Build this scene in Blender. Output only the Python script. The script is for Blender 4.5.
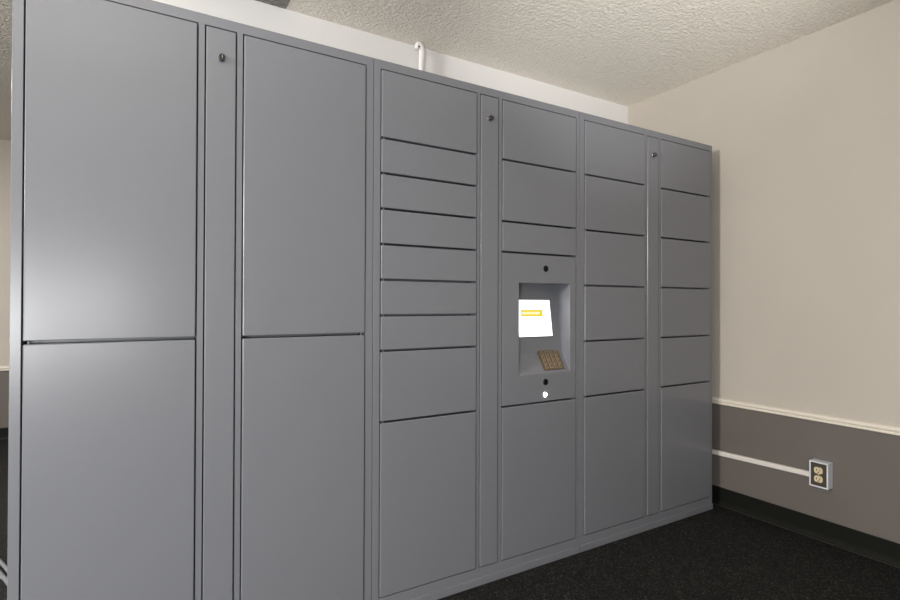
import bpy, bmesh, math
from mathutils import Vector, Matrix
scene = bpy.context.scene
for o in list(bpy.data.objects):
    bpy.data.objects.remove(o)
col = scene.collection

# ------------------------------------------------------------------ camera
cam_data = bpy.data.cameras.new('camera')
cam_data.sensor_width = 36.0
cam_data.lens = 524.1616 / 900 * 36
cam_data.clip_start = 0.02
cam = bpy.data.objects.new('camera', cam_data)
col.objects.link(cam)
yaw, pitch, roll = (math.radians(a) for a in (-30.8424, 0.381, 0.1965))
fw = Vector((-math.sin(yaw) * math.cos(pitch), math.cos(yaw) * math.cos(pitch), math.sin(pitch)))
rt = Vector((math.cos(yaw), math.sin(yaw), 0))
up = rt.cross(fw)
rt2 = rt * math.cos(roll) + up * math.sin(roll)
up2 = up * math.cos(roll) - rt * math.sin(roll)
cam.matrix_world = Matrix(((rt2.x, up2.x, -fw.x, 0.2738), (rt2.y, up2.y, -fw.y, -1.6798),
                           (rt2.z, up2.z, -fw.z, 1.0855), (0, 0, 0, 1)))
scene.camera = cam

# ------------------------------------------------------------------ world, lights, exposure
world = bpy.data.worlds.new('world')
scene.world = world
world.use_nodes = True
world.node_tree.nodes['Background'].inputs[0].default_value = (0.75, 0.8, 0.9, 1)
world.node_tree.nodes['Background'].inputs[1].default_value = 0.05
scene.view_settings.view_transform = 'Standard'
scene.view_settings.look = 'None'
scene.view_settings.exposure = 0.0
scene.view_settings.gamma = 1.0
scene.view_settings.use_curve_mapping = False


def area(name, loc, target, sx, sy, power, color=(1, 1, 1), spread=math.pi):
    l = bpy.data.lights.new(name, 'AREA')
    l.shape = 'RECTANGLE'
    l.size, l.size_y, l.energy, l.color, l.spread = sx, sy, power, color, spread
    o = bpy.data.objects.new(name, l)
    o.location = loc
    o.rotation_euler = (Vector(target) - Vector(loc)).to_track_quat('-Z', 'Y').to_euler()
    col.objects.link(o)
    return o


def bulb(name, loc, power, radius, color=(1, 1, 1)):
    l = bpy.data.lights.new(name, 'POINT')
    l.energy, l.shadow_soft_size, l.color = power, radius, color
    o = bpy.data.objects.new(name, l)
    o.location = loc
    col.objects.link(o)
    return o


def spot(name, loc, target, power, deg, color=(1, 1, 1)):
    l = bpy.data.lights.new(name, 'SPOT')
    l.energy, l.shadow_soft_size, l.color, l.spot_size, l.spot_blend = power, 0.08, color, math.radians(deg), 1.0
    o = bpy.data.objects.new(name, l)
    o.location = loc
    o.rotation_euler = (Vector(target) - Vector(loc)).to_track_quat('-Z', 'Y').to_euler()
    col.objects.link(o)
    return o


WARM = (1.0, 0.985, 0.955)
area('left_lamp', (-3.3, -1.0, 1.95), (0, -1.0, 1.9), 0.6, 0.5, 160, WARM)          # throws the lockers' shadow on the right wall
area('ceiling_fill', (0.0, -1.2, 1.7), (0.0, -1.2, 3), 0.5, 0.5, 18, WARM)  # added light without a fixture, brightens the ceiling
spot('corner_fill', (1.2, -2.2, 0.9), (2.15, -0.3, 2.36), 205, 42, WARM)  # unseen spot added to lift the ceiling near the right corner
bulb('room_fill', (-0.65, -2.3, 0.95), 140, 0.2, (0.985, 0.99, 1.0))  # fill light added behind the viewer, no real lamp there
bulb('lamp_by_viewer', (0.0, -2.2, 1.03), 30, 0.27, (0.985, 0.99, 1.0))
area('far_room_light', (-1.6, 1.8, 2.33), (-1.6, 1.8, 0), 1.2, 0.6, 64, WARM)


# ------------------------------------------------------------------ materials
def mat(name, color, rough=0.6, spec=0.5, metal=0.0, emit=None, strength=0.0, bump=None, vary=None, coat=0.0):
    m = bpy.data.materials.new(name)
    m.use_nodes = True
    nt = m.node_tree
    b = nt.nodes['Principled BSDF']
    b.inputs['Base Color'].default_value = (*color, 1)
    b.inputs['Roughness'].default_value = rough
    b.inputs['Specular IOR Level'].default_value = spec
    b.inputs['Metallic'].default_value = metal
    b.inputs['Coat Weight'].default_value = coat
    if emit:
        b.inputs['Emission Color'].default_value = (*emit, 1)
        b.inputs['Emission Strength'].default_value = strength
    tc = nt.nodes.new('ShaderNodeTexCoord')
    if vary:        # (scale, amount)
        n = nt.nodes.new('ShaderNodeTexNoise')
        n.inputs['Scale'].default_value = vary[0]
        n.inputs['Detail'].default_value = 4
        nt.links.new(tc.outputs['Object'], n.inputs['Vector'])
        r = nt.nodes.new('ShaderNodeMapRange')
        r.inputs['From Min'].default_value = 0.3
        r.inputs['From Max'].default_value = 0.7
        r.inputs['To Min'].default_value = 1 - vary[1]
        r.inputs['To Max'].default_value = 1 + vary[1]
        nt.links.new(n.outputs['Fac'], r.inputs['Value'])
        mx = nt.nodes.new('ShaderNodeVectorMath')
        mx.operation = 'SCALE'
        mx.inputs[0].default_value = color
        nt.links.new(r.outputs['Result'], mx.inputs['Scale'])
        nt.links.new(mx.outputs['Vector'], b.inputs['Base Color'])
    if bump:        # (scale, strength, distance)
        n = nt.nodes.new('ShaderNodeTexNoise')
        n.inputs['Scale'].default_value = bump[0]
        n.inputs['Detail'].default_value = 3
        nt.links.new(tc.outputs['Object'], n.inputs['Vector'])
        bp = nt.nodes.new('ShaderNodeBump')
        bp.inputs['Strength'].default_value = bump[1]
        bp.inputs['Distance'].default_value = bump[2]
        nt.links.new(n.outputs['Fac'], bp.inputs['Height'])
        nt.links.new(bp.outputs['Normal'], b.inputs['Normal'])
    return m


M = {}
M['locker'] = mat('grey_powder_coat', (0.172, 0.179, 0.198), 0.27, 0.5, bump=(900, 0.06, 0.0003))
M['white_wall'] = mat('white_wall_paint', (0.71, 0.70, 0.69), 0.8, 0.3, bump=(120, 0.1, 0.001))
M['beige_wall'] = mat('beige_wall_paint', (0.45, 0.41, 0.358), 0.7, 0.3, bump=(90, 0.12, 0.001), vary=(1.4, 0.04))
M['taupe_wall'] = mat('taupe_wall_paint', (0.125, 0.11, 0.098), 0.6, 0.3, bump=(90, 0.12, 0.001), vary=(1.6, 0.05))
M['trim'] = mat('cream_trim_paint', (0.72, 0.66, 0.57), 0.4, 0.5)
M['rubber'] = mat('black_rubber_base', (0.0045, 0.005, 0.0035), 0.6, 0.18, bump=(60, 0.1, 0.001))
M['seam'] = mat('dusty_floor_seam', (0.035, 0.033, 0.03), 0.8, 0.3)
M['white_plastic'] = mat('white_plastic', (0.78, 0.77, 0.75), 0.35, 0.5)
M['raceway'] = mat('cream_raceway_plastic', (0.66, 0.62, 0.57), 0.4, 0.5)
M['outlet_box'] = mat('outlet_box_plastic', (0.62, 0.63, 0.68), 0.4, 0.5)
M['brown_plate'] = mat('brown_cover_plate', (0.05, 0.042, 0.03), 0.45, 0.5)
M['ivory'] = mat('ivory_plastic', (0.60, 0.49, 0.32), 0.4, 0.5)
M['dark'] = mat('dark_slot', (0.012, 0.011, 0.01), 0.6, 0.3)
M['black_gloss'] = mat('black_lens_glass', (0.003, 0.003, 0.003), 0.25, 0.2)
M['steel'] = mat('lock_steel', (0.45, 0.45, 0.46), 0.3, 0.5, metal=1.0)
M['lock_dark'] = mat('lock_dark_metal', (0.06, 0.06, 0.065), 0.35, 0.5, metal=0.6)
M['screen'] = mat('lit_white_display', (0.8, 0.8, 0.8), 0.3, 0.5, emit=(0.95, 0.98, 1.0), strength=1.6)
M['screen_yellow'] = mat('lit_yellow_bar', (0.5, 0.42, 0.02), 0.3, 0.5, emit=(0.70, 0.55, 0.06), strength=0.8)
M['screen_text'] = mat('lit_pale_text', (0.8, 0.8, 0.6), 0.3, 0.5, emit=(0.93, 0.84, 0.5), strength=0.9)
M['screen_grey'] = mat('lit_grey_text', (0.5, 0.5, 0.5), 0.3, 0.5, emit=(0.72, 0.74, 0.78), strength=1.0)
M['lamp'] = mat('lit_status_lamp', (1, 1, 1), 0.3, 0.5, emit=(1, 1, 1), strength=25)
M['keypad'] = mat('bronze_keypad_plate', (0.12, 0.085, 0.05), 0.45, 0.4)
M['key'] = mat('tan_key', (0.22, 0.165, 0.11), 0.4, 0.5)
M['cord'] = mat('grey_cord_rubber', (0.17, 0.175, 0.19), 0.5, 0.4)
M['slats'] = mat('mottled_dark_grey', (0.2, 0.2, 0.195), 0.6, 0.3, vary=(60, 0.35))

# ceiling: sprayed knock-down texture
m = mat('textured_ceiling', (0.85, 0.80, 0.725), 0.9, 0.2)
nt = m.node_tree
b = nt.nodes['Principled BSDF']
tc = nt.nodes.new('ShaderNodeTexCoord')
n1 = nt.nodes.new('ShaderNodeTexNoise')
n1.inputs['Scale'].default_value = 75
n1.inputs['Detail'].default_value = 2.5
n1.inputs['Distortion'].default_value = 0.6
nt.links.new(tc.outputs['Object'], n1.inputs['Vector'])
rp = nt.nodes.new('ShaderNodeMapRange')
rp.inputs['From Min'].default_value = 0.38
rp.inputs['From Max'].default_value = 0.62
nt.links.new(n1.outputs['Fac'], rp.inputs['Value'])
bp = nt.nodes.new('ShaderNodeBump')
bp.inputs['Strength'].default_value = 1.0
bp.inputs['Distance'].default_value = 0.0035
nt.links.new(rp.outputs['Result'], bp.inputs['Height'])
nt.links.new(bp.outputs['Normal'], b.inputs['Normal'])
M['ceiling'] = m

# floor: black rubber with fine pale flecks
m = mat('flecked_black_rubber', (0.012, 0.012, 0.012), 0.7, 0.18)
nt = m.node_tree
b = nt.nodes['Principled BSDF']
tc = nt.nodes.new('ShaderNodeTexCoord')
v = nt.nodes.new('ShaderNodeTexVoronoi')
v.inputs['Scale'].default_value = 230
nt.links.new(tc.outputs['Object'], v.inputs['Vector'])
sep = nt.nodes.new('ShaderNodeSeparateColor')
nt.links.new(v.outputs['Color'], sep.inputs['Color'])
cr = nt.nodes.new('ShaderNodeValToRGB')
cr.color_ramp.elements[0].position = 0.35
cr.color_ramp.elements[0].color = (0.005, 0.005, 0.005, 1)
cr.color_ramp.elements[1].position = 1.0
cr.color_ramp.elements[1].color = (0.065, 0.060, 0.054, 1)
e = cr.color_ramp.elements.new(0.8)
e.color = (0.012, 0.0115, 0.011, 1)
nt.links.new(sep.outputs['Red'], cr.inputs['Fac'])
nt.links.new(cr.outputs['Color'], b.inputs['Base Color'])
n1 = nt.nodes.new('ShaderNodeTexNoise')
n1.inputs['Scale'].default_value = 220
nt.links.new(tc.outputs['Object'], n1.inputs['Vector'])
bp = nt.nodes.new('ShaderNodeBump')
bp.inputs['Strength'].default_value = 0.6
bp.inputs['Distance'].default_value = 0.002
nt.links.new(n1.outputs['Fac'], bp.inputs['Height'])
nt.links.new(bp.outputs['Normal'], b.inputs['Normal'])
M['floor'] = m


# ------------------------------------------------------------------ helpers
def quad(bm, pts, mi=0):
    f = bm.faces.new([bm.verts.new(p) for p in pts])
    f.material_index = mi
    return f


def box(bm, x0, x1, y0, y1, z0, z1, mi=0, mtx=None):
    vs = [Vector((x, y, z)) for z in (z0, z1) for y in (y0, y1) for x in (x0, x1)]
    if mtx:
        vs = [mtx @ p for p in vs]
    vs = [bm.verts.new(p) for p in vs]
    for idx in ((0, 2, 3, 1), (4, 5, 7, 6), (0, 1, 5, 4), (1, 3, 7, 5), (3, 2, 6, 7), (2, 0, 4, 6)):
        f = bm.faces.new([vs[i] for i in idx])
        f.material_index = mi


def cyl(bm, c, axis, r0, r1, h, mi=0, seg=24):
    """frustum from point c along the unit axis"""
    c, axis = Vector(c), Vector(axis).normalized()
    q = axis.to_track_quat('Z', 'Y')
    a = [bm.verts.new(c + q @ Vector((r0 * math.cos(t), r0 * math.sin(t), 0))) for t in [2 * math.pi * i / seg for i in range(seg)]]
    d = [bm.verts.new(c + q @ Vector((r1 * math.cos(t), r1 * math.sin(t), h))) for t in [2 * math.pi * i / seg for i in range(seg)]]
    for i in range(seg):
        f = bm.faces.new((a[i], a[(i + 1) % seg], d[(i + 1) % seg], d[i]))
        f.material_index = mi
        f.smooth = True
    for ring in (list(reversed(a)), d):
        f = bm.faces.new(ring)
        f.material_index = mi


def obj(name, bm, mats, parent=None, origin=(0, 0, 0), bevel=0.0, seg=2, recalc=True):
    """link the bmesh (world coordinates) as one mesh object with its origin at `origin`"""
    if recalc:
        bmesh.ops.recalc_face_normals(bm, faces=bm.faces)
    o3 = Vector(origin)
    if o3.length:
        bmesh.ops.translate(bm, verts=bm.verts, vec=-o3)
    me = bpy.data.meshes.new(name)
    bm.to_mesh(me)
    bm.free()
    for mm in (mats if isinstance(mats, (list, tuple)) else [mats]):
        me.materials.append(mm)
    o = bpy.data.objects.new(name, me)
    col.objects.link(o)
    if parent is not None:
        o.parent = parent
        o.location = o3 - PW[parent.name]
    else:
        o.location = o3
    PW[o.name] = o3.copy()
    if bevel:
        md = o.modifiers.new('bevel', 'BEVEL')
        md.width, md.segments, md.limit_method = bevel, seg, 'ANGLE'
        md.angle_limit = math.radians(30)
    return o


PW = {}


def thing(name, loc, label, cat, group=None):
    o = bpy.data.objects.new(name, None)
    o.empty_display_size = 0.1
    o.location = loc
    col.objects.link(o)
    PW[o.name] = Vector(loc)
    tag(o, label, cat, group)
    return o


def tag(o, label, cat, group=None):
    o['label'] = label
    o['category'] = cat
    if group:
        o['group'] = group


def struct(name, bm, mats, **k):
    o = obj(name, bm, mats, **k)
    o['kind'] = 'structure'
    return o


def B():
    return bmesh.new()


# ------------------------------------------------------------------ the room
XW, YB, ZC = 2.9987, 0.6419, 2.3655      # right wall, wall behind the lockers, ceiling
YF, XL, YN = 3.67, -3.4, -4.6            # far wall, left wall, wall behind the viewer
RT, RB, BS = 0.5769, 0.5429, 0.0946      # chair rail top and bottom, base height

bm = B(); box(bm, XL - .12, XW + .12, YN - .12, YF + .12, -0.08, 0.0)
struct('floor', bm, M['floor'])
bm = B(); box(bm, XL - .12, XW + .12, YN - .12, YF + .12, ZC, ZC + 0.08)
struct('ceiling', bm, M['ceiling'])


def two_tone(name, x0, x1, y0, y1):
    bm = B()
    box(bm, x0, x1, y0, y1, 0, (RB + RT) / 2, 1)
    box(bm, x0, x1, y0, y1, (RB + RT) / 2, ZC, 0)
    bmesh.ops.remove_doubles(bm, verts=bm.verts, dist=1e-5)
    return struct(name, bm, [M['beige_wall'], M['taupe_wall']], recalc=False)


two_tone('wall_right', XW, XW + .12, YN, YF)
two_tone('wall_far', XL, XW, YF, YF + .12)
two_tone('wall_left', XL - .12, XL, YN, YF)
two_tone('wall_front', XL, XW, YN - .12, YN)
bm = B(); box(bm, 0.03, XW, YB, YB + 0.12, 0, ZC)
struct('wall_back', bm, M['white_wall'])

# profiles swept along straight walls: list of (out, z)
rail_prof = [(0, RB), (0.008, RB), (0.0125, RB + .003), (0.0125, RB + .007), (0.008, RB + .0095), (0.0065, RB + .0115),
             (0.0085, RB + .0135), (0.0165, RB + .018), (0.018, RB + .026), (0.014, RB + .0315), (0.006, RT), (0, RT)]
base_prof = [(0, 0.0), (0.016, 0.0), (0.010, 0.006), (0.006, 0.014), (0.0042, 0.028), (0.0040, BS - .003), (0.002, BS), (0, BS)]
seam_prof = [(0, 0.0005), (0.022, 0.0005), (0.020, 0.003), (0.014, 0.0045)]


def sweep(prof, axis, wall, a, b, sign):
    """axis 'y': wall plane x=wall, profile leaves it along sign*x; axis 'x': wall plane y=wall"""
    bm = B()
    rings = []
    for t in (a, b):
        rings.append([bm.verts.new((wall + sign * d, t, z) if axis == 'y' else (t, wall + sign * d, z)) for d, z in prof])
    n = len(prof)
    for i in range(n):
        bm.faces.new((rings[0][i], rings[0][(i + 1) % n], rings[1][(i + 1) % n], rings[1][i]))
    bm.faces.new(rings[0]); bm.faces.new(rings[1])
    return bm


struct('trim_1', sweep(rail_prof, 'y', XW, YN, YB, -1), M['trim'])
struct('trim_2', sweep(rail_prof, 'x', YF, XL, XW, -1), M['trim'])
struct('trim_3', sweep(rail_prof, 'y', XL, YN, YF, 1), M['trim'])
struct('baseboard_right', sweep(base_prof, 'y', XW, YN, YB, -1), M['rubber'])
struct('baseboard_far', sweep(base_prof, 'x', YF, XL, XW, -1), M['rubber'])
struct('baseboard_left', sweep(base_prof, 'y', XL, YN, YF, 1), M['rubber'])
bm = B(); box(bm, XW - 0.0185, XW - 0.0162, YN, 0.05, 0.0, 0.0022)
struct('trim_4', bm, M['seam'])

# ------------------------------------------------------------------ the lockers
H, DEPTH = 1.93, 0.60
TOPZ, BOTZ = 1.898, 0.0682
G = 0.0018                                # half of the vertical gaps
HG = 0.0036                               # half of the gaps between doors


def plate(bm, xs, zs, holes, y0, y1):
    """slab with rectangular holes; xs and zs are the grid breaks, holes a set of (i, j) cells"""
    nx, nz = len(xs), len(zs)
    vf = [[bm.verts.new((x, y0, z)) for z in zs] for x in xs]
    vb = [[bm.verts.new((x, y1, z)) for z in zs] for x in xs]
    solid = lambda i, j: 0 <= i < nx - 1 and 0 <= j < nz - 1 and (i, j) not in holes
    for i in range(nx - 1):
        for j in range(nz - 1):
            if not solid(i, j):
                continue
            bm.faces.new((vf[i][j], vf[i + 1][j], vf[i + 1][j + 1], vf[i][j + 1]))
            bm.faces.new((vb[i][j], vb[i][j + 1], vb[i + 1][j + 1], vb[i + 1][j]))
            if not solid(i - 1, j): bm.faces.new((vf[i][j], vf[i][j + 1], vb[i][j + 1], vb[i][j]))
            if not solid(i + 1, j): bm.faces.new((vf[i + 1][j + 1], vf[i + 1][j], vb[i + 1][j], vb[i + 1][j + 1]))
            if not solid(i, j - 1): bm.faces.new((vf[i][j], vb[i][j], vb[i + 1][j], vf[i + 1][j]))
            if not solid(i, j + 1): bm.faces.new((vf[i][j + 1], vf[i + 1][j + 1], vb[i + 1][j + 1], vb[i][j + 1]))
    bmesh.ops.delete(bm, geom=[v for v in bm.verts if not v.link_faces], context='VERTS')


def lock(parent, x, z):
    bm = B()
    cyl(bm, (x, -0.0021, z), (0, -1, 0), 0.0120, 0.0112, 0.0025, 0)
    cyl(bm, (x, -0.0046, z), (0, -1, 0), 0.0102, 0.0095, 0.0100, 1)
    cyl(bm, (x, -0.0146, z), (0, -1, 0), 0.0064, 0.0060, 0.0006, 2)
    box(bm, x - 0.0009, x + 0.0009, -0.0158, -0.0151, z - 0.0045, z + 0.0045, 0)
    lk = obj('lock', bm, [M['steel'], M['lock_dark'], M['dark']], parent, (x, 0, z))
    lk['label'] = 'round metal key lock'


def locker(x0, x1, ed, lseams, rseams, label, kiosk=None, loose=0.0):
    Ll, Lr, Sl, Sr, Rl, Rr = ed
    x0 += 0.0009; x1 -= 0.0009
    t = thing('locker_cabinet', (x0, 0, 0), label, 'locker', None)
    org = (x0, 0, 0)
    bm = B()
    xs = [x0, Ll - G, Lr + G, Sl - G, Sr + G, Rl - G, Rr + G, x1]
    plate(bm, xs, [0.0, BOTZ - G, TOPZ + G, H], {(1, 1), (3, 1), (5, 1)}, 0, 0.06)
    # carcass behind the front frame
    box(bm, x0, x0 + .002, 0.06, DEPTH, 0.0, H)
    box(bm, x1 - .002, x1, 0.06, DEPTH, 0.0, H)
    box(bm, x0 + .002, x1 - .002, DEPTH - .002, DEPTH, 0.0, H)
    box(bm, x0 + .002, x1 - .002, 0.06, DEPTH - .002, H - .002, H)
    box(bm, x0 + .002, x1 - .002, 0.06, DEPTH - .002, 0.03, 0.032)
    obj('body', bm, M['locker'], t, org, bevel=0.0013)
    # shelves behind the door seams
    for xa, xb, seams in ((Ll, Lr, lseams), (Rl, Rr, rseams)):
        for z in seams:
            bm = B()
            box(bm, xa + 0.001, xb - 0.001, 0.061, 0.45, z - 0.010, z + 0.010)
            obj('shelf', bm, M['locker'], t, ((xa + xb) / 2, 0.061, z))
    bm = B(); box(bm, x0 + .0008, x1 - .0008, -0.0055, -0.0002, 0.0015, 0.0306)
    obj('plinth', bm, M['locker'], t, org, bevel=0.0012)
    # doors
    for side, xa, xb, seams in ((0, Ll, Lr, lseams), (1, Rl, Rr, rseams)):
        cuts = [TOPZ] + list(seams) + [BOTZ]
        for k in range(len(cuts) - 1):
            za = cuts[k] - (G if k == 0 else HG + loose)
            zb = cuts[k + 1] + (G if k == len(cuts) - 2 else HG + loose)
            if kiosk and side == 1 and k == kiosk:
                kiosk_panel(t, xa + G, xb - G, zb, za)
                continue
            c = ((xa + xb) / 2, 0, (za + zb) / 2)
            bm = B(); box(bm, xa + G, xb - G, -0.0025, 0.040, zb, za)
            d = obj('door', bm, M['locker'], t, c, bevel=0.0028, seg=3)
            if k:
                hx = xa + 0.013 if side == 0 else xb - 0.013
                bm = B(); cyl(bm, (hx, 0.006, za + 0.0001), (0, 0, 1), 0.003, 0.003, 2 * (HG + loose) - 0.0002, 0, 12)
                obj('hinge_pin', bm, M['locker'], d, (hx, 0.006, za))
    # narrow panel in the middle with its lock
    bm = B(); box(bm, Sl + G, Sr - G, -0.0022, 0.040, BOTZ + G, TOPZ - G)
    sp = obj('access_panel', bm, M['locker'], t, ((Sl + Sr) / 2, 0, 1.81), bevel=0.0025)
    lock(sp, (Sl + Sr) / 2 + 0.001, 1.81)
    return t


def kiosk_panel(t, xa, xb, za, zb):
    ox0, ox1, oz0, oz1 = 1.6021, 1.8805, 0.7942, 1.1715
    yb = lambda z: 0.048 + (z - 0.874) * 0.1418
    bm = B()
    xs, zs = [xa, ox0, ox1, xb], [za, oz0, oz1, zb]
    vf = [[bm.verts.new((x, -0.001, z)) for z in zs] for x in xs]
    for i in range(3):
        for j in range(3):
            if (i, j) != (1, 1):
                bm.faces.new((vf[i][j], vf[i + 1][j], vf[i + 1][j + 1], vf[i][j + 1]))
    loop = [vf[0][0], vf[1][0], vf[2][0], vf[3][0], vf[3][1], vf[3][2], vf[3][3], vf[2][3], vf[1][3], vf[0][3], vf[0][2], vf[0][1]]
    back = [bm.verts.new((v.co.x, 0.019, v.co.z)) for v in loop]
    for i in range(12):
        bm.faces.new((loop[i], back[i], back[(i + 1) % 12], loop[(i + 1) % 12]))
    zk = 0.874
    prof = [(-0.001, oz0), (yb(zk), zk), (yb(oz1), oz1), (-0.001, oz1)]
    L = [vf[1][1], bm.verts.new((ox0, *prof[1])), bm.verts.new((ox0, *prof[2])), vf[1][2]]
    R = [vf[2][1], bm.verts.new((ox1, *prof[1])), bm.verts.new((ox1, *prof[2])), vf[2][2]]
    for i in range(3):
        bm.faces.new((L[i], R[i], R[i + 1], L[i + 1]))
    bm.faces.new(L); bm.faces.new(list(reversed(R)))
    c = ((ox0 + ox1) / 2, 0, 0.98)
    k = obj('kiosk_panel', bm, M['locker'], t, c, bevel=0.0016)
    k['label'] = 'recessed kiosk panel with lit screen and keypad'
    # display, lying on the tilted back of the recess
    slope = math.atan(0.1418)
    base = Vector(((1.648 + 1.832) / 2, yb(0.9455), 0.9455))
    mt = Matrix.Translation(base) @ Matrix.Rotation(-slope, 4, 'X')
    hw, hh = 0.092, 0.1575
    bm = B()
    box(bm, -hw - .003, hw + .003, -0.0022, 0.0, -0.003, hh + .003, 1, mt)
    box(bm, -hw, hw, -0.0030, -0.0023, 0, hh, 0, mt)
    zz = lambda z: (z - 0.9455) / math.cos(slope)
    xx = lambda x: x - base.x
    box(bm, xx(1.667), xx(1.787), -0.0034, -0.0030, zz(1.0305), zz(1.0595), 2, mt)
    x = 1.673
    for w in (0.006, 0.009, 0.005, 0.008, 0.010, 0.006, 0.009, 0.005, 0.011, 0.007):
        box(bm, xx(x), xx(x + w), -0.0037, -0.0034, zz(1.0405), zz(1.0495), 3, mt)
        x += w + 0.0022
    for z, ws in ((0.996, (.012, .018, .010)), (0.984, (.016, .009, .014, .008)), (0.962, (.010, .012)),):
        x = 1.667
        for w in ws:
            box(bm, xx(x), xx(x + w), -0.0034, -0.0030, zz(z), zz(z + .0035), 4, mt)
            x += w + 0.003
    box(bm, xx(1.800), xx(1.812), -0.0034, -0.0030, zz(0.970), zz(0.972), 4, mt)
    s = obj('screen', bm, [M['screen'], M['dark'], M['screen_yellow'], M['screen_text'], M['screen_grey']], k, tuple(base))
    s['label'] = 'lit white touch screen with yellow bar'
    # keypad on the sloping ledge
    ang = math.atan2(zk - oz0, yb(zk))            # ledge angle above horizontal
    cpt = Vector((1.7975, 0.0302, 0.0)); cpt.z = oz0 + (cpt.y) * math.tan(ang)
    mt = Matrix.Translation(cpt) @ Matrix.Rotation(ang, 4, 'X')
    bm = B()
    w2, h2 = 0.0565, 0.0455
    box(bm, -w2, w2, -h2, h2, 0.0002, 0.004, 0, mt)
    for i in range(4):
        for j in range(4):
            cx = (i - 1.5) * 0.0255; cy = (j - 1.5) * 0.0205
            box(bm, cx - .0085, cx + .0085, cy - .0094, cy + .0094, 0.004, 0.0062, 1, mt)
            box(bm, cx - .0028, cx + .0028, cy - .0038, cy + .0038, 0.0062, 0.0065, 2, mt)
    kp = obj('keypad', bm, [M['keypad'], M['key'], M['brown_plate']], k, tuple(cpt))
    kp['label'] = 'small bronze keypad'
    for z in (1.2326, 0.7582):
        bm = B()
        cyl(bm, (1.7436, -0.001, z), (0, -1, 0), 0.0135, 0.0128, 0.0012, 0, 32)
        cyl(bm, (1.7436, -0.0022, z), (0, -1, 0), 0.0105, 0.0080, 0.0010, 0, 32)
        cl = obj('camera_lens', bm, M['black_gloss'], k, (1.7436, 0, z))
        cl['label'] = 'round black lens'
    bm = B()
    cyl(bm, (1.7412, -0.001, 0.7058), (0, -1, 0), 0.0095, 0.0085, 0.002, 0, 24)
    cyl(bm, (1.7412, -0.003, 0.7058), (0, -1, 0), 0.0085, 0.0050, 0.0015, 0, 24)
    lp = obj('status_lamp', bm, M['lamp'], k, (1.7412, 0, 0.7058))
    lp['label'] = 'small bright white lamp'


locker(0.0011, 0.9686, (.0266, .421, .4413, .5262, .5461, .9407), (0.9826,), (0.9812,),
       'grey metal locker cabinet with four tall doors, nearest the left edge', loose=0.0006)
locker(0.9686, 1.9364, (.9964, 1.3958, 1.4118, 1.498, 1.517, 1.9161),
       (1.6599, 1.5371, 1.4141, 1.2906, 1.167, 1.043, 0.9202, 0.6729), (1.6594, 1.414, 1.2915, 0.6753),
       'grey metal locker cabinet with a lit kiosk screen, between the two others', kiosk=3)
locker(1.9364, 2.9027, (1.9664, 2.366, 2.3825, 2.4655, 2.4849, 2.8838),
       (1.6573, 1.4121, 1.1668, 0.9209, 0.6762), (1.6559, 1.4131, 1.1674, 0.9214, 0.6782),
       'grey metal locker cabinet of twelve small doors beside the beige wall')

# ------------------------------------------------------------------ outlet and its raceway
OX = XW - 0.045
oy0, oy1, oz0, oz1 = -0.5215, -0.4435, 0.2495, 0.3665
t = thing('power_outlet', (XW, -0.4825, 0.308), 'white surface mounted power outlet box with ivory sockets on dark lower wall', 'outlet')
bm = B()
# open box: outer sides, front rim, plate seat
def yz_plate(bm, ya, yb_, za, zb, x, mi=0):
    quad(bm, [(x, ya, za), (x, yb_, za), (x, yb_, zb), (x, ya, zb)], mi)
r = 0.0065
outer = [(oy0, oz0), (oy1, oz0), (oy1, oz1), (oy0, oz1)]
inner = [(oy0 + r, oz0 + r), (oy1 - r, oz0 + r), (oy1 - r, oz1 - r), (oy0 + r, oz1 - r)]
vo_b = [bm.verts.new((XW - .0003, y, z)) for y, z in outer]
vo_f = [bm.verts.new((OX, y, z)) for y, z in outer]
vi_f = [bm.verts.new((OX, y, z)) for y, z in inner]
vi_b = [bm.verts.new((OX + .004, y, z)) for y, z in inner]
for i in range(4):
    j = (i + 1) % 4
    bm.faces.new((vo_b[i], vo_b[j], vo_f[j], vo_f[i]))
    bm.faces.new((vo_f[i], vo_f[j], vi_f[j], vi_f[i]))
    bm.faces.new((vi_f[i], vi_f[j], vi_b[j], vi_b[i]))
bm.faces.new(vi_b); bm.faces.new(list(reversed(vo_b)))
obj('box', bm, M['outlet_box'], t, (XW, -0.4825, 0.308), bevel=0.0015)
bm = B()
box(bm, OX + .001, OX + .004, oy0 + r + .0005, oy1 - r - .0005, oz0 + r + .0005, oz1 - r - .0005)
pl = obj('cover_plate', bm, M['brown_plate'], t, (OX, -0.4825, 0.308), bevel=0.0008)
pl['label'] = 'dark brown cover plate'
for sz in (0.3275, 0.2885):
    bm = B()
    n = 32
    yc = -0.4825
    ring = []
    for i in range(n):
        a = 2 * math.pi * i / n
        ring.append((max(-0.0172, min(0.0172, 0.0185 * math.cos(a))) , max(-0.0145, min(0.0145, 0.0185 * math.sin(a)))))
    a_ = [bm.verts.new((OX + .0010, yc + p, sz + q)) for p, q in ring]
    b_ = [bm.verts.new((OX - .0015, yc + p, sz + q)) for p, q in ring]
    for i in range(n):
        bm.faces.new((a_[i], a_[(i + 1) % n], b_[(i + 1) % n], b_[i]))
    bm.faces.new(b_)
    for dy, hh in ((0.0065, .0048), (-0.0065, .0040)):
        box(bm, OX - .0018, OX - .0015, yc + dy - .0013, yc + dy + .0013, sz + .002 - hh, sz + .002 + hh, 1)
    cyl(bm, (OX - .0015, yc, sz - .0085), (-1, 0, 0), 0.0028, 0.0028, 0.0003, 1, 16)
    sk = obj('socket', bm, [M['ivory'], M['dark']], pl, (OX, yc, sz))
    sk['label'] = 'ivory socket'
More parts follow.
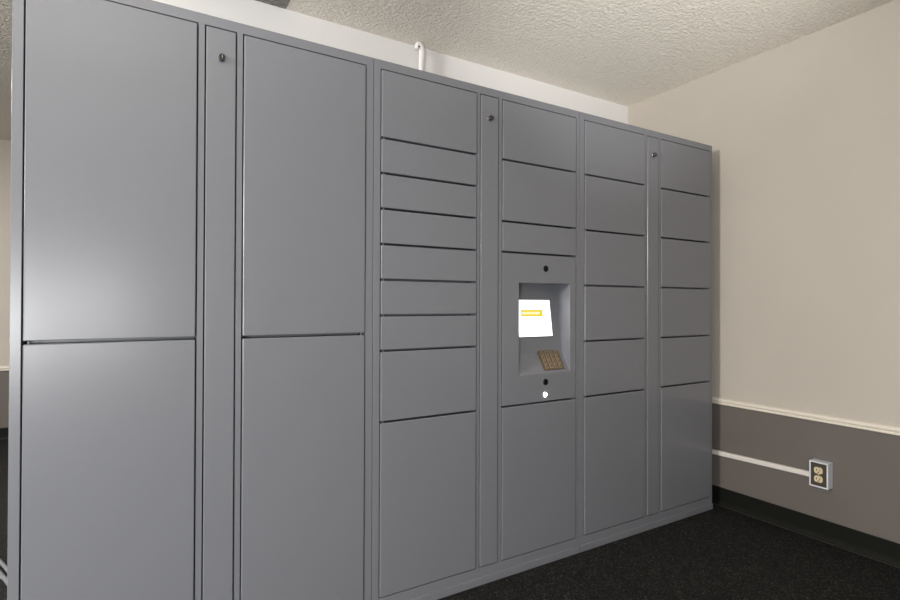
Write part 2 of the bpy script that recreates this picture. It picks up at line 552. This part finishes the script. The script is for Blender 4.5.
bm = B(); cyl(bm, (OX + .0010, -0.4825, 0.308), (-1, 0, 0), 0.003, 0.0026, 0.002, 0, 16)
obj('screw', bm, M['ivory'], pl, (OX, -0.4825, 0.308))

bm = B()
ya, yb2 = 0.40, -0.4430
zc = lambda y: 0.2778 + (0.0511 - y) * 0.0256
hw = 0.0125
prof = [(0.0002, -hw), (0.011, -hw), (0.014, -hw + .003), (0.014, hw - .003), (0.011, hw), (0.0002, hw)]
ra = [bm.verts.new((XW - d, ya, zc(ya) + z)) for d, z in prof]
rb = [bm.verts.new((XW - d, yb2, zc(yb2) + z)) for d, z in prof]
for i in range(6):
    bm.faces.new((ra[i], ra[(i + 1) % 6], rb[(i + 1) % 6], rb[i]))
bm.faces.new(ra); bm.faces.new(list(reversed(rb)))
o = obj('cable_raceway', bm, M['raceway'], None, (XW, 0, 0.285), bevel=0.0008)
tag(o, 'white cable raceway running along the dark lower wall to the outlet', 'cable cover')

# ------------------------------------------------------------------ white cord sleeve above the lockers
bm = B()
yc = 0.60
path = [(1.4655, 2.10), (1.4660, 2.245), (1.4700, 2.300), (1.4705, 2.330), (1.466, 2.3475), (1.458, 2.3535), (1.4500, 2.3535),
        (1.4460, 2.349), (1.4435, 2.340), (1.4435, 2.328)]
rad = [.014, .014, .0155, .0165, .0165, .016, .015, .014, .0135, .013]
rings = []
for i, ((x, z), rr) in enumerate(zip(path, rad)):
    p0 = Vector((path[max(i - 1, 0)][0], 0, path[max(i - 1, 0)][1]))
    p1 = Vector((path[min(i + 1, len(path) - 1)][0], 0, path[min(i + 1, len(path) - 1)][1]))
    d = (p1 - p0).normalized()
    nrm = Vector((-d.z, 0, d.x))
    ring = []
    for k in range(16):
        a = 2 * math.pi * k / 16
        ring.append(bm.verts.new(Vector((x, yc, z)) + nrm * rr * math.cos(a) + Vector((0, 1, 0)) * 0.011 * math.sin(a)))
    rings.append(ring)
for i in range(len(rings) - 1):
    for k in range(16):
        f = bm.faces.new((rings[i][k], rings[i][(k + 1) % 16], rings[i + 1][(k + 1) % 16], rings[i + 1][k]))
        f.smooth = True
bm.faces.new(rings[0]); bm.faces.new(rings[-1])
t = thing('cord_sleeve', (1.4655, yc, 2.10), 'white cord sleeve rising behind the lockers to the ceiling, hooked at its top', 'cord')
obj('sleeve', bm, M['white_plastic'], t, (1.4655, yc, 2.10))
bm = B(); cyl(bm, (1.447, yc - 0.0105, 2.3385), (0, -1, 0), 0.005, 0.0045, 0.002, 0, 16)
sc = obj('screw', bm, M['dark'], t, (1.447, yc - 0.0105, 2.3385))
sc['label'] = 'dark screw head'

# ------------------------------------------------------------------ dark grey slatted patch on the ceiling at the back wall
vx0, vx1, vy0, vy1 = 0.42, 0.8208, 0.40, 0.636
t = thing('ceiling_slats', ((vx0 + vx1) / 2, (vy0 + vy1) / 2, ZC), 'dark grey slats on the ceiling against the white back wall', 'slats')
c = ((vx0 + vx1) / 2, (vy0 + vy1) / 2, ZC)
bm = B()
w = 0.022
box(bm, vx0, vx1, vy0, vy0 + w, ZC - .003, ZC - .0003)
box(bm, vx0, vx1, vy1 - w, vy1, ZC - .003, ZC - .0003)
box(bm, vx0, vx0 + w, vy0 + w, vy1 - w, ZC - .003, ZC - .0003)
box(bm, vx1 - w, vx1, vy0 + w, vy1 - w, ZC - .003, ZC - .0003)
obj('frame', bm, M['slats'], t, c)
bm = B()
for k in range(14):
    y = vy0 + w + (k + .5) * (vy1 - vy0 - 2 * w) / 14
    mt = Matrix.Translation((0, y, ZC - .0025)) @ Matrix.Rotation(math.radians(14), 4, 'X')
    box(bm, vx0 + w, vx1 - w, -0.0064, 0.0064, -0.0004, 0.0004, 0, mt)
lv = obj('slat_rows', bm, M['slats'], t, c)


# ------------------------------------------------------------------ cords on the floor behind the left cabinet
def cord(name, pts, r, label):
    cu = bpy.data.curves.new(name, 'CURVE')
    cu.dimensions = '3D'
    cu.bevel_depth = r
    cu.bevel_resolution = 4
    sp = cu.splines.new('NURBS')
    sp.points.add(len(pts) - 1)
    for q, p in zip(sp.points, pts):
        q.co = (*p, 1)
    sp.use_endpoint_u = True
    sp.order_u = 4
    cu.materials.append(M['cord'])
    tmp = bpy.data.objects.new(name + '_tmp', cu)
    col.objects.link(tmp)
    dg = bpy.context.evaluated_depsgraph_get()
    me = bpy.data.meshes.new_from_object(tmp.evaluated_get(dg))
    bpy.data.objects.remove(tmp)
    me.name = name
    o = bpy.data.objects.new(name, me)
    for f in me.polygons:
        f.use_smooth = True
    col.objects.link(o)
    tag(o, label, 'cord')
    return o


cord('floor_cord', [(-0.62, 1.80, .0075), (-0.43, 1.56, .0075), (-0.28, 1.32, .0075), (-0.192, 1.12, .0075), (-0.10, 0.87, .0075), (-0.05, 0.74, .0075),
                    (-0.03, 0.66, .0085), (-0.045, 0.64, .0085), (-0.075, 0.73, .0075), (-0.125, 0.87, .0075), (-0.212, 1.10, .0075),
                    (-0.305, 1.30, .0075), (-0.48, 1.52, .0075), (-0.62, 1.55, .0075), (-0.60, 1.42, .0075), (-0.45, 1.23, .0075),
                    (-0.30, 1.10, .0075), (-0.205, 1.03, .0075), (-0.145, 0.95, .0075), (-0.10, 0.84, .0075), (-0.09, 0.72, .0075), (-0.10, 0.60, .0075)], 0.0075,
     'grey cord looped on the dark floor beyond the left end of the lockers')
